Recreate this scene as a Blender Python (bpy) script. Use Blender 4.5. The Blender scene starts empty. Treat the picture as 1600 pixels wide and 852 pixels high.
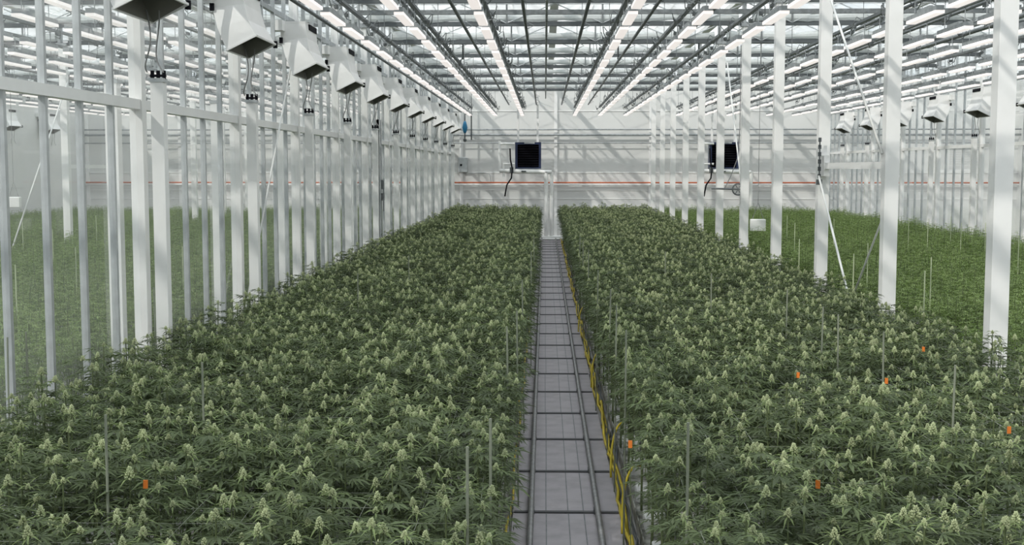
import bpy, math, random
from mathutils import Vector, Matrix, Euler

# ------------------------------------------------------------------ camera, world, sun, exposure
F = 1900.0
CAMZ = 3.16
PITCH = math.atan(164.0 / F)
YAW = math.atan(51.0 / F)
scene = bpy.context.scene
COL = scene.collection
cam_data = bpy.data.cameras.new('camera')
cam_data.sensor_width = 36.0
cam_data.lens = F / 1600.0 * 36.0
cam_data.clip_end = 500
cam = bpy.data.objects.new('camera', cam_data)
COL.objects.link(cam)
cam.location = (0, 0, CAMZ)
cam.rotation_euler = (math.pi / 2 - PITCH, 0, YAW)
scene.camera = cam

EXPOSURE = 0.02
SUN_STRENGTH = 2.8
SKY_HORIZON = 0.85
SKY_ZENITH = 2.8
LAMP_STRENGTH = 0.75

vs = scene.view_settings
vs.view_transform = 'Standard'
vs.look = 'None'
vs.gamma = 1.0
vs.use_curve_mapping = False
vs.exposure = EXPOSURE
cy = scene.cycles
cy.max_bounces = 7
cy.diffuse_bounces = 4
cy.glossy_bounces = 2
cy.transmission_bounces = 3
cy.transparent_max_bounces = 14
cy.caustics_reflective = False
cy.caustics_refractive = False

world = bpy.data.worlds.new('overcast_sky')
scene.world = world
world.use_nodes = True
wn = world.node_tree
wn.nodes.clear()
w_out = wn.nodes.new('ShaderNodeOutputWorld')
w_bg = wn.nodes.new('ShaderNodeBackground')
w_tc = wn.nodes.new('ShaderNodeTexCoord')
w_no = wn.nodes.new('ShaderNodeTexNoise')
w_no.inputs['Scale'].default_value = 5.0
w_no.inputs['Detail'].default_value = 5.0
w_cr = wn.nodes.new('ShaderNodeValToRGB')
w_cr.color_ramp.elements[0].position = 0.40
w_cr.color_ramp.elements[0].color = (0.62, 0.73, 0.79, 1)
w_cr.color_ramp.elements[1].position = 0.62
w_cr.color_ramp.elements[1].color = (0.93, 0.915, 0.90, 1)
wn.links.new(w_tc.outputs['Generated'], w_no.inputs['Vector'])
wn.links.new(w_no.outputs['Fac'], w_cr.inputs['Fac'])
# overcast luminance: brighter overhead than near the horizon
w_sep = wn.nodes.new('ShaderNodeSeparateXYZ')
w_mr = wn.nodes.new('ShaderNodeMapRange')
w_mr.inputs['From Min'].default_value = 0.0
w_mr.inputs['From Max'].default_value = 1.0
w_mr.inputs['To Min'].default_value = SKY_HORIZON
w_mr.inputs['To Max'].default_value = SKY_ZENITH
wn.links.new(w_tc.outputs['Generated'], w_sep.inputs['Vector'])
wn.links.new(w_sep.outputs['Z'], w_mr.inputs['Value'])
wn.links.new(w_mr.outputs['Result'], w_bg.inputs['Strength'])
wn.links.new(w_cr.outputs['Color'], w_bg.inputs['Color'])
wn.links.new(w_bg.outputs['Background'], w_out.inputs['Surface'])

sun_d = bpy.data.lights.new('sun', 'SUN')
sun_d.energy = SUN_STRENGTH
sun_d.angle = math.radians(1.2)
sun_d.color = (1.0, 0.95, 0.88)
sun = bpy.data.objects.new('sun', sun_d)
COL.objects.link(sun)
sun.location = (-30, -30, 40)
sun.rotation_euler = Vector((0.52, 0.62, -0.56)).to_track_quat('-Z', 'Y').to_euler()

# ------------------------------------------------------------------ helpers
random.seed(7)
R = random.Random(11)
ORD = ['zeroth', 'first', 'second', 'third', 'fourth', 'fifth', 'sixth', 'seventh', 'eighth', 'ninth', 'tenth',
       'eleventh', 'twelfth', 'thirteenth', 'fourteenth', 'fifteenth', 'sixteenth', 'seventeenth', 'eighteenth',
       'nineteenth', 'twentieth']


def ordinal(n):
    if n <= 20:
        return ORD[n]
    tens = {2: 'twenty', 3: 'thirty', 4: 'forty', 5: 'fifty', 6: 'sixty'}[n // 10]
    if n % 10 == 0:
        return tens[:-1] + 'ieth'
    return tens + '-' + ORD[n % 10]


CM = Euler((math.pi / 2 - PITCH, 0, YAW)).to_matrix()
CMI = CM.inverted()
CAMP = Vector((0, 0, CAMZ))


def ray(px, py):
    return CM @ Vector(((px - 800) / F, (426 - py) / F, -1))


def on_z(px, py, z):
    d = ray(px, py)
    return CAMP + d * ((z - CAMZ) / d.z)


def on_y(px, py, y):
    d = ray(px, py)
    return CAMP + d * (y / d.y)


def on_x(px, py, x):
    d = ray(px, py)
    return CAMP + d * (x / d.x)


def project(p):
    v = CMI @ (Vector(p) - CAMP)
    return (800 + F * v.x / -v.z, 426 - F * v.y / -v.z, -v.z)


def mat(name, color, rough=0.6, metal=0.0, noise=0.0, nscale=6.0, bump=0.0, spec=0.4, rnd=0.0, translucent=0.0, alt=None):
    m = bpy.data.materials.new(name)
    m.use_nodes = True
    nt = m.node_tree
    b = nt.nodes['Principled BSDF']
    b.inputs['Roughness'].default_value = rough
    b.inputs['Metallic'].default_value = metal
    b.inputs['Specular IOR Level'].default_value = spec
    c = tuple(color) + (1,)
    b.inputs['Base Color'].default_value = c
    src = None
    if noise > 0 or bump > 0:
        tc = nt.nodes.new('ShaderNodeTexCoord')
        no = nt.nodes.new('ShaderNodeTexNoise')
        no.inputs['Scale'].default_value = nscale
        no.inputs['Detail'].default_value = 4
        nt.links.new(tc.outputs['Object'], no.inputs['Vector'])
        if noise > 0:
            cr = nt.nodes.new('ShaderNodeValToRGB')
            a = alt if alt else tuple(x * (1 - noise) for x in color)
            cr.color_ramp.elements[0].position = 0.35
            cr.color_ramp.elements[0].color = tuple(a) + (1,)
            cr.color_ramp.elements[1].position = 0.65
            cr.color_ramp.elements[1].color = c
            nt.links.new(no.outputs['Fac'], cr.inputs['Fac'])
            src = cr.outputs['Color']
        if bump > 0:
            bp = nt.nodes.new('ShaderNodeBump')
            bp.inputs['Strength'].default_value = bump
            nt.links.new(no.outputs['Fac'], bp.inputs['Height'])
            nt.links.new(bp.outputs['Normal'], b.inputs['Normal'])
    if rnd > 0:
        oi = nt.nodes.new('ShaderNodeObjectInfo')
        hs = nt.nodes.new('ShaderNodeHueSaturation')
        mr = nt.nodes.new('ShaderNodeMapRange')
        mr.inputs['To Min'].default_value = 1 - rnd
        mr.inputs['To Max'].default_value = 1 + rnd
        nt.links.new(oi.outputs['Random'], mr.inputs['Value'])
        nt.links.new(mr.outputs['Result'], hs.inputs['Value'])
        hs.inputs['Color'].default_value = c
        if src:
            nt.links.new(src, hs.inputs['Color'])
        src = hs.outputs['Color']
    if src:
        nt.links.new(src, b.inputs['Base Color'])
    if translucent > 0:
        tr = nt.nodes.new('ShaderNodeBsdfTranslucent')
        tr.inputs['Color'].default_value = (color[0] * 1.3, color[1] * 1.5, color[2] * 0.8, 1) if color[1] > color[0] * 1.15 else c
        mx = nt.nodes.new('ShaderNodeMixShader')
        mx.inputs['Fac'].default_value = translucent
        out = nt.nodes['Material Output']
        nt.links.new(b.outputs['BSDF'], mx.inputs[1])
        nt.links.new(tr.outputs['BSDF'], mx.inputs[2])
        nt.links.new(mx.outputs['Shader'], out.inputs['Surface'])
    return m


def glass_mat(name, tint, gloss=0.9, rough=0.03, haze=0.0, hazecol=(0.85, 0.87, 0.87), thru=0.5):
    m = bpy.data.materials.new(name)
    m.use_nodes = True
    nt = m.node_tree
    nt.nodes.clear()
    out = nt.nodes.new('ShaderNodeOutputMaterial')
    t = nt.nodes.new('ShaderNodeBsdfTransparent')
    t.inputs['Color'].default_value = tuple(tint) + (1,)
    g = nt.nodes.new('ShaderNodeBsdfGlossy')
    g.inputs['Roughness'].default_value = rough
    g.inputs['Color'].default_value = (gloss, gloss, gloss, 1)
    lw = nt.nodes.new('ShaderNodeLayerWeight')
    lw.inputs['Blend'].default_value = 0.5
    pw_ = nt.nodes.new('ShaderNodeMath')
    pw_.operation = 'POWER'
    pw_.inputs[1].default_value = 5.0
    fr = nt.nodes.new('ShaderNodeMath')
    fr.operation = 'MULTIPLY_ADD'
    fr.inputs[1].default_value = 0.85
    fr.inputs[2].default_value = 0.06
    nt.links.new(lw.outputs['Facing'], pw_.inputs[0])
    nt.links.new(pw_.outputs[0], fr.inputs[0])
    mx = nt.nodes.new('ShaderNodeMixShader')
    nt.links.new(fr.outputs[0], mx.inputs['Fac'])
    nt.links.new(t.outputs['BSDF'], mx.inputs[1])
    nt.links.new(g.outputs['BSDF'], mx.inputs[2])
    last = mx
    if haze > 0:
        d = nt.nodes.new('ShaderNodeBsdfDiffuse')
        d.inputs['Color'].default_value = tuple(hazecol) + (1,)
        tl = nt.nodes.new('ShaderNodeBsdfTranslucent')
        tl.inputs['Color'].default_value = tuple(hazecol) + (1,)
        md = nt.nodes.new('ShaderNodeMixShader')
        md.inputs['Fac'].default_value = thru
        nt.links.new(d.outputs['BSDF'], md.inputs[1])
        nt.links.new(tl.outputs['BSDF'], md.inputs[2])
        m2 = nt.nodes.new('ShaderNodeMixShader')
        m2.inputs['Fac'].default_value = haze
        nt.links.new(mx.outputs['Shader'], m2.inputs[1])
        nt.links.new(md.outputs['Shader'], m2.inputs[2])
        last = m2
    nt.links.new(last.outputs['Shader'], out.inputs['Surface'])
    return m


def emit_mat(name, color, strength):
    m = bpy.data.materials.new(name)
    m.use_nodes = True
    b = m.node_tree.nodes['Principled BSDF']
    b.inputs['Base Color'].default_value = (0.7, 0.68, 0.66, 1)
    b.inputs['Emission Color'].default_value = tuple(color) + (1,)
    b.inputs['Emission Strength'].default_value = strength
    return m


M = {}
M['white'] = mat('white_paint', (0.87, 0.862, 0.85), 0.5, noise=0.05, nscale=3)
M['galv'] = mat('galvanised_steel', (0.42, 0.44, 0.45), 0.45, 0.3, noise=0.25, nscale=9)
M['alu'] = mat('aluminium', (0.55, 0.57, 0.58), 0.4, 0.4, noise=0.15, nscale=7)
M['dark'] = mat('dark_steel', (0.10, 0.11, 0.115), 0.5, 0.2)
M['mid'] = mat('weathered_steel', (0.22, 0.235, 0.24), 0.5, 0.2, noise=0.3, nscale=12)
M['black'] = mat('black_plastic', (0.006, 0.006, 0.009), 0.7, spec=0.1)
M['navy'] = mat('navy_steel', (0.02, 0.03, 0.075), 0.4)
M['cable'] = mat('grey_cable', (0.25, 0.25, 0.25), 0.6)
M['whitecable'] = mat('white_cable', (0.7, 0.7, 0.68), 0.6)
M['wall'] = mat('wall_panel', (0.70, 0.70, 0.685), 0.6, noise=0.06, nscale=0.6)
M['floor'] = mat('ground_cover', (0.46, 0.45, 0.43), 0.8, noise=0.35, nscale=2.5)
M['slab'] = mat('walkway_board', (0.45, 0.418, 0.445), 0.55, noise=0.2, nscale=5, bump=0.05)
M['rail'] = mat('rail_pipe', (0.34, 0.335, 0.335), 0.45, 0.3, noise=0.2, nscale=14)
M['seam'] = mat('dark_sleeper', (0.10, 0.10, 0.105), 0.6)
M['yellow'] = mat('yellow_hose', (0.62, 0.48, 0.03), 0.4)
M['orange'] = mat('orange_tag', (0.75, 0.20, 0.03), 0.5)
M['red'] = mat('red_pipe', (0.55, 0.13, 0.05), 0.5)
M['blue'] = mat('blue_valve', (0.03, 0.22, 0.42), 0.4)
M['gutterw'] = mat('worn_white_gutter', (0.50, 0.49, 0.45), 0.7, noise=0.75, nscale=7, alt=(0.10, 0.10, 0.08))
M['stake'] = mat('green_grey_cane', (0.24, 0.26, 0.20), 0.6)
M['palestake'] = mat('pale_cane', (0.50, 0.55, 0.36), 0.6)
M['fabric'] = mat('screen_fabric', (0.80, 0.82, 0.815), 0.8, noise=0.1, nscale=20, bump=0.3, translucent=0.4)
M['string'] = mat('white_string', (0.40, 0.42, 0.37), 0.6)
M['glass'] = glass_mat('wall_glass', (0.93, 0.95, 0.95), haze=0.11)
M['roofglass'] = glass_mat('roof_glass', (0.94, 0.955, 0.96), haze=0.30, hazecol=(0.92, 0.94, 0.94), thru=0.85)
M['lamp'] = emit_mat('led_diffuser', (1.0, 0.92, 0.89), LAMP_STRENGTH)
M['leaf'] = mat('dark_leaf', (0.090, 0.121, 0.050), 0.55, rnd=0.28, translucent=0.12, noise=0.35, nscale=9, spec=0.35)
M['young'] = mat('young_leaf', (0.185, 0.235, 0.10), 0.6, rnd=0.2, translucent=0.2, spec=0.3)
M['bud'] = mat('pale_bud', (0.52, 0.57, 0.34), 0.7, rnd=0.15, noise=0.25, nscale=60, spec=0.2)
M['stem'] = mat('green_stem', (0.11, 0.14, 0.06), 0.6)
M['gleaf'] = mat('bright_leaf', (0.150, 0.215, 0.060), 0.55, rnd=0.2, translucent=0.2, noise=0.35, nscale=9, spec=0.35)
M['gyoung'] = mat('bright_young_leaf', (0.22, 0.29, 0.11), 0.55, rnd=0.2, translucent=0.2, spec=0.3)


class MB:
    """collects shapes for ONE mesh"""

    def __init__(s):
        s.v = []
        s.f = []
        s.mi = []
        s.cur = 0

    def quad(s, *ps):
        n = len(s.v)
        s.v += [tuple(p) for p in ps]
        s.f.append(tuple(range(n, n + len(ps))))
        s.mi.append(s.cur)

    def box(s, x0, y0, z0, x1, y1, z1):
        n = len(s.v)
        s.v += [(x0, y0, z0), (x1, y0, z0), (x1, y1, z0), (x0, y1, z0), (x0, y0, z1), (x1, y0, z1), (x1, y1, z1), (x0, y1, z1)]
        for f in ((0, 3, 2, 1), (4, 5, 6, 7), (0, 1, 5, 4), (1, 2, 6, 5), (2, 3, 7, 6), (3, 0, 4, 7)):
            s.f.append(tuple(n + i for i in f))
            s.mi.append(s.cur)

    def cbox(s, c, d):
        s.box(c[0] - d[0] / 2, c[1] - d[1] / 2, c[2] - d[2] / 2, c[0] + d[0] / 2, c[1] + d[1] / 2, c[2] + d[2] / 2)

    def tube(s, pts, r, n=8, cap=True):
        pts = [Vector(p) for p in pts]
        rs = r if isinstance(r, (list, tuple)) else [r] * len(pts)
        rings = []
        prev = None
        for i, p in enumerate(pts):
            a = pts[max(i - 1, 0)]
            b = pts[min(i + 1, len(pts) - 1)]
            t = (b - a).normalized()
            if prev is None:
                up = Vector((0, 0, 1)) if abs(t.z) < 0.9 else Vector((1, 0, 0))
            else:
                up = prev
            u = t.cross(up)
            if u.length < 1e-5:
                u = t.cross(Vector((0, 1, 0)))
            u.normalize()
            w = u.cross(t).normalized()
            prev = w
            base = len(s.v)
            for k in range(n):
                an = 2 * math.pi * (k + 0.5) / n
                s.v.append(tuple(p + (u * math.cos(an) + w * math.sin(an)) * rs[i]))
            rings.append(base)
        for i in range(len(rings) - 1):
            for k in range(n):
                k2 = (k + 1) % n
                s.f.append((rings[i] + k, rings[i] + k2, rings[i + 1] + k2, rings[i + 1] + k))
                s.mi.append(s.cur)
        if cap:
            s.f.append(tuple(rings[0] + k for k in range(n))[::-1])
            s.mi.append(s.cur)
            s.f.append(tuple(rings[-1] + k for k in range(n)))
            s.mi.append(s.cur)

    def lathe(s, prof, n=16, c=(0, 0, 0)):
        base = len(s.v)
        for (r, z) in prof:
            for k in range(n):
                a = 2 * math.pi * k / n
                s.v.append((c[0] + r * math.cos(a), c[1] + r * math.sin(a), c[2] + z))
        for i in range(len(prof) - 1):
            for k in range(n):
                k2 = (k + 1) % n
                s.f.append((base + i * n + k, base + i * n + k2, base + (i + 1) * n + k2, base + (i + 1) * n + k))
                s.mi.append(s.cur)

    def mesh(s, name, mats):
        me = bpy.data.meshes.new(name)
        me.from_pydata(s.v, [], s.f)
        for m in (mats if isinstance(mats, (list, tuple)) else [mats]):
            me.materials.append(m)
        if any(s.mi):
            me.polygons.foreach_set('material_index', s.mi)
        me.update()
        return me

    def build(s, name, mats, parent=None, smooth=False, bevel=0.0):
        me = s.mesh(name, mats)
        o = bpy.data.objects.new(name, me)
        COL.objects.link(o)
        if smooth:
            me.polygons.foreach_set('use_smooth', [True] * len(me.polygons))
        if bevel > 0:
            b = o.modifiers.new('bevel', 'BEVEL')
            b.width = bevel
            b.segments = 2
            b.limit_method = 'ANGLE'
        if parent:
            o.parent = parent
        return o


def thing(name, label, cat, loc=(0, 0, 0), rz=0.0, group=None):
    o = bpy.data.objects.new(name, None)
    COL.objects.link(o)
    o.empty_display_size = 0.1
    o.location = loc
    o.rotation_euler = (0, 0, rz)
    o['label'] = label
    o['category'] = cat
    if group:
        o['group'] = group
    return o


def tag(o, label, cat, group=None, kind=None):
    o['label'] = label
    o['category'] = cat
    if group:
        o['group'] = group
    if kind:
        o['kind'] = kind
    return o


def struct(o, label=None, cat=None):
    o['kind'] = 'structure'
    if label:
        o['label'] = label
        o['category'] = cat
    return o


def copy_tree(o, parent=None):
    c = o.copy()
    COL.objects.link(c)
    if parent is not None:
        c.parent = parent
    for ch in list(o.children):
        copy_tree(ch, c)
    return c


def put(o, name, me, parent):
    c = bpy.data.objects.new(name, me)
    COL.objects.link(c)
    c.parent = parent
    return c


# ------------------------------------------------------------------ large structure
XL, XR = -4.22, 12.95          # glass partitions left and right
XC = 4.66                      # open column row on the right
XLL, XLC = -21.5, -12.9        # left unit: outer wall and column row
XRR = 21.6
YB = 56.4                      # back wall
YF = -3.0
ZG = 7.10                      # gutter height
ZR = 7.95                      # ridge height
COLY = [0.6 + 4 * k for k in range(14)]     # 0.6 .. 52.6

b = MB()
b.box(XLL - 0.5, YF - 0.5, -0.1, XRR + 0.5, YB + 0.5, 0)
struct(b.build('floor', M['floor']), 'pale ground cover under the plant beds', 'floor')

# back wall with its ribs and pipes
b = MB()
b.box(XLL, YB, 0, XRR, YB + 0.15, 7.2)
wall_back = struct(b.build('wall_back', M['wall']), 'pale panelled back wall closing the greenhouse', 'wall')
b = MB()
for x in [XLL + 0.2 + 4.36 * k for k in range(10)]:
    b.box(x - 0.07, YB - 0.12, 0, x + 0.07, YB, 7.0)
b.build('wall_stud', M['white'], wall_back)
b = MB()
for z in (1.72, 2.12, 2.92, 5.75):
    b.box(XLL, YB - 0.025, z - 0.012, XRR, YB, z + 0.012)
b.build('panel_joint', M['white'], wall_back)
# gable glass above the wall panels
b = MB()
for k in range(-5, 5):
    x0 = 0.22 + k * 4.36
    b.quad((x0, YB + 0.1, 7.2), (x0 + 4.36, YB + 0.1, 7.2), (x0 + 2.18, YB + 0.1, ZR))
b.build('gable_pane', M['roofglass'], wall_back)

b = MB()
b.box(XLL, YF - 0.15, 0, XRR, YF, 7.2)
struct(b.build('wall_front', M['wall']))
b = MB()
b.box(XLL - 0.15, YF, 0, XLL, YB, 7.1)
struct(b.build('wall_outer_left', M['wall']), 'pale outer wall beyond the left glass bay', 'wall')
b = MB()
b.box(XRR, YF, 0, XRR + 0.15, YB, 7.1)
struct(b.build('wall_outer_right', M['wall']), 'pale outer wall beyond the right glass partition', 'wall')

# roof: glass ridges with glazing bars, gutters and ridge caps
b = MB()
bars = MB()
gut = MB()
for k in range(-5, 5):
    x0 = 0.22 + k * 4.36
    xm, x1 = x0 + 2.18, x0 + 4.36
    b.quad((x0, YF, ZG), (x0, YB, ZG), (xm, YB, ZR), (xm, YF, ZR))
    b.quad((xm, YF, ZR), (xm, YB, ZR), (x1, YB, ZG), (x1, YF, ZG))
    y = YF
    while y < YB + 0.01:
        bars.tube([(x0, y, ZG + 0.01), (xm, y, ZR + 0.01)], 0.013, 4, cap=False)
        bars.tube([(xm, y, ZR + 0.01), (x1, y, ZG + 0.01)], 0.013, 4, cap=False)
        y += 0.99
    for q in (0.5,):
        bars.tube([(x0 + 2.18 * q, YF, ZG + 0.9 * q), (x0 + 2.18 * q, YB, ZG + 0.9 * q)], 0.012, 4, cap=False)
        bars.tube([(x1 - 2.18 * q, YF, ZG + 0.9 * q), (x1 - 2.18 * q, YB, ZG + 0.9 * q)], 0.012, 4, cap=False)
    gut.box(xm - 0.04, YF, ZR - 0.03, xm + 0.04, YB, ZR + 0.05)
    gut.box(x0 - 0.10, YF, ZG - 0.10, x0 + 0.10, YB, ZG + 0.02)
ceiling = struct(b.build('ceiling', M['roofglass']), 'ridged glass roof with slender glazing bars over the whole greenhouse', 'roof')
bars.build('glazing_bar', M['white'], ceiling)
gut.build('gutter', M['white'], ceiling)


# glass partitions with mullions
def partition(name, x, side, label):
    g = MB()
    g.quad((x, YF, 0.02), (x, YB, 0.02), (x, YB, ZG - 0.1), (x, YF, ZG - 0.1))
    w = struct(g.build(name, M['glass']), label, 'wall')
    y = 0.6 - 3.2
    me = None
    while y < YB:
        if min(abs(y - c) for c in COLY) > 0.2:
            if me is None:
                m_ = MB()
                m_.box(-0.03, -0.026, 0, 0.03, 0.026, ZG - 0.1)
                me = m_.mesh('mullion', M['alu'])
            o = put(None, 'mullion', me, w)
            o.location = (x, y, 0)
        y += 0.8
    r = MB()
    r.box(x - 0.05, YF, 3.76, x + 0.05, YB, 3.86)
    r.build('cross_rail', M['white'], w)
    r = MB()
    r.box(x - 0.03, YF, 5.55, x + 0.03, YB, 5.62)
    r.box(x - 0.05, YF, 0, x + 0.05, YB, 0.30)
    r.build('sill_rail', M['galv'], w)
    return w


wall_left = partition('wall_left', XL, 1, 'glass partition of tall panes and slim mullions left of the beds')
wall_right = partition('wall_right', XR, -1, 'glass partition with slim mullions right of the bright green crop')


# ------------------------------------------------------------------ columns
def column_mesh(w, h):
    m_ = MB()
    m_.box(-w / 2, -w / 2, 0, w / 2, w / 2, h)
    return m_.mesh('shaft', M['white'])


shaft_me = column_mesh(0.185, 6.42)
shaft_thin = column_mesh(0.135, 6.42)
pm = MB()
pm.box(-0.16, -0.16, 0, 0.16, 0.16, 0.03)
plate_me = pm.mesh('base_plate', M['galv'])
pm = MB()
pm.box(-0.14, -0.12, 6.40, 0.14, 0.12, 6.47)
pm.box(-0.10, -0.10, 6.46, -0.03, 0.10, 7.0)
cap_me = pm.mesh('head_bracket', M['galv'])


def columns(x, ys, me, where, start=1):
    for i, y in enumerate(ys):
        t = thing('steel_column', 'white square steel column, %s from the front %s' % (ordinal(i + start), where), 'column',
                  (x, y, 0), 0, 'white steel columns')
        put(None, 'shaft', me, t)
        put(None, 'base_plate', plate_me, t)
        put(None, 'head_bracket', cap_me, t)


ysR = [y for y in COLY if y > 12]
columns(XC, ysR, shaft_me, 'in the open row right of the beds')
columns(XL + 0.0, ysR, shaft_thin, 'set into the left glass wall')
columns(XLC, [y for y in COLY if y > 29], shaft_me, 'in the bay behind the left glass')
columns(XR, [y for y in COLY if y > 32], shaft_thin, 'set into the far right glass wall')

# ------------------------------------------------------------------ service posts (short white posts with plugs on top)
sp = MB()
sp.box(-0.065, -0.065, 0, 0.065, 0.065, 4.04)
sp_me = sp.mesh('post', M['white'])
sp = MB()
sp.box(-0.075, -0.075, 4.03, 0.075, 0.075, 4.07)
sp_cap = sp.mesh('post_cap', M['alu'])
sp = MB()
for dx in (-0.06, 0.0, 0.06):
    sp.tube([(dx, 0, 4.06), (dx, 0, 4.15)], 0.02, 6)
sp.box(-0.08, -0.02, 4.085, 0.08, 0.02, 4.11)
sp_plug = sp.mesh('cable_plug', M['black'])


def service_post(x, y, label):
    t = thing('service_post', label, 'post', (x, y, 0), 0, 'short white service posts')
    put(None, 'post', sp_me, t)
    put(None, 'post_cap', sp_cap, t)
    if x > XL or x > 10:
        put(None, 'cable_plug', sp_plug, t)


for i, y in enumerate(ysR):
    service_post(XL + 0.26, y - 0.12, 'short white post with black plugs before the left glass, %s from the front' % ordinal(i + 1))
    service_post(XL - 0.26, y, 'short white post standing behind the left glass, %s from the front' % ordinal(i + 1))
for i, y in enumerate([y for y in COLY if y > 32]):
    service_post(XR - 0.26, y - 0.1, 'short white post with plugs before the right glass, %s from the front' % ordinal(i + 1))


# ------------------------------------------------------------------ air hoods
def hood_parts():
    # local: wall at x=0 side, bay toward +x, y 0..1.05, z absolute
    prof_w = [(-0.03, 5.42), (0.0, 5.15), (0.07, 4.90), (0.19, 4.62)]
    prof_b = [(0.38, 5.42), (0.40, 5.20), (0.45, 5.00), (0.56, 4.80)]
    ya = [0.10, 0.08, 0.03, 0.0]
    yb = [0.98, 1.0, 1.04, 1.10]
    s = MB()
    n = 4
    for i in range(n):
        (xw, zw), (xb, zb) = prof_w[i], prof_b[i]
        s.v += [(xw, ya[i], zw), (xb, ya[i], zb), (xb, yb[i], zb), (xw, yb[i], zw)]
    for i in range(n - 1):
        for k in range(4):
            k2 = (k + 1) % 4
            s.f.append((i * 4 + k, i * 4 + k2, (i + 1) * 4 + k2, (i + 1) * 4 + k))
            s.mi.append(0)
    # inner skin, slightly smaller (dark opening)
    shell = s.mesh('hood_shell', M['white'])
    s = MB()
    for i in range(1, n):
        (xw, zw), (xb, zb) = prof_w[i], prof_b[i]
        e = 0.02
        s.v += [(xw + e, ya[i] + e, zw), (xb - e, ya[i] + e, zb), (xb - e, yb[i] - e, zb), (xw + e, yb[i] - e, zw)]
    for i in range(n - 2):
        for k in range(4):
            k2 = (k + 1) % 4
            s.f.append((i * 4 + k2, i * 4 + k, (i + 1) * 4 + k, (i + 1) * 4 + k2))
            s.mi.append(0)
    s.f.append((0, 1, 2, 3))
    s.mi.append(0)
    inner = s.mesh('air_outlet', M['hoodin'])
    # rim
    s = MB()
    P_ = [(0.19, 0.0, 4.62), (0.56, 0.0, 4.80), (0.56, 1.10, 4.80), (0.19, 1.10, 4.62)]
    for k in range(4):
        a, c = Vector(P_[k]), Vector(P_[(k + 1) % 4])
        s.tube([a, c], 0.016, 4)
    rim = s.mesh('outlet_rim', M['white'])
    # top box
    s = MB()
    s.box(-0.10, 0.10, 5.40, 0.38, 1.02, 5.46)
    s.box(-0.12, -0.12, 5.30, 0.06, 0.14, 5.46)
    top = s.mesh('fan_box', M['white'])
    s = MB()
    s.box(0.35, 0.34, 5.35, 0.40, 0.96, 5.44)
    slot = s.mesh('intake_slot', M['black'])
    s = MB()
    s.cbox((0.0, 0.06, 5.16), (0.05, 0.05, 0.09))
    s.cbox((0.55, 1.14, 4.80), (0.05, 0.05, 0.09))
    s.cbox((0.38, 1.12, 5.02), (0.04, 0.04, 0.08))
    clip = s.mesh('clip', M['black'])
    s = MB()
    for j, (dx, dy) in enumerate(((0.0, 0.0), (0.07, 0.05))):
        pts = []
        for q in range(13):
            u = q / 12
            pts.append((0.2 + dx + 0.05 * math.sin(u * 5 + j * 2), 0.9 + dy + 0.13 * u + 0.10 * math.sin(u * math.pi) * (1 if j else -1),
                        4.72 - 0.60 * u - 0.10 * math.sin(u * math.pi)))
        s.tube(pts, 0.008, 5)
    cab = s.mesh('power_cable', M['cable'])
    return [('hood_shell', shell), ('air_outlet', inner), ('outlet_rim', rim), ('fan_box', top), ('intake_slot', slot), ('clip', clip), ('power_cable', cab)]


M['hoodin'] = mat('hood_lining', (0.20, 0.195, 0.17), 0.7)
HP = hood_parts()


def hood(x, y, mirror, label):
    t = thing('air_hood', label, 'air hood', (x, y, 0), 0, 'white air circulation hoods')
    for nme, me in HP:
        put(None, nme, me, t)
    if mirror:
        t.scale = (-1, 1, 1)


for i, y in enumerate(ysR):
    hood(XL + 0.06, y - 1.35, False, 'white sheet metal air hood along the left glass wall, %s from the front' % ordinal(i + 1))
for i, y in enumerate([y for y in COLY if y > 32]):
    hood(XR - 0.06, y - 1.35, True, 'white air hood along the right glass wall, %s from the front' % ordinal(i + 1))
for i, y in enumerate([y for y in COLY if y > 44]):
    hood(XLL + 0.06, y - 1.35, False, 'white air hood seen through the glass at far left, %s from the front' % ordinal(i + 1))

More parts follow.
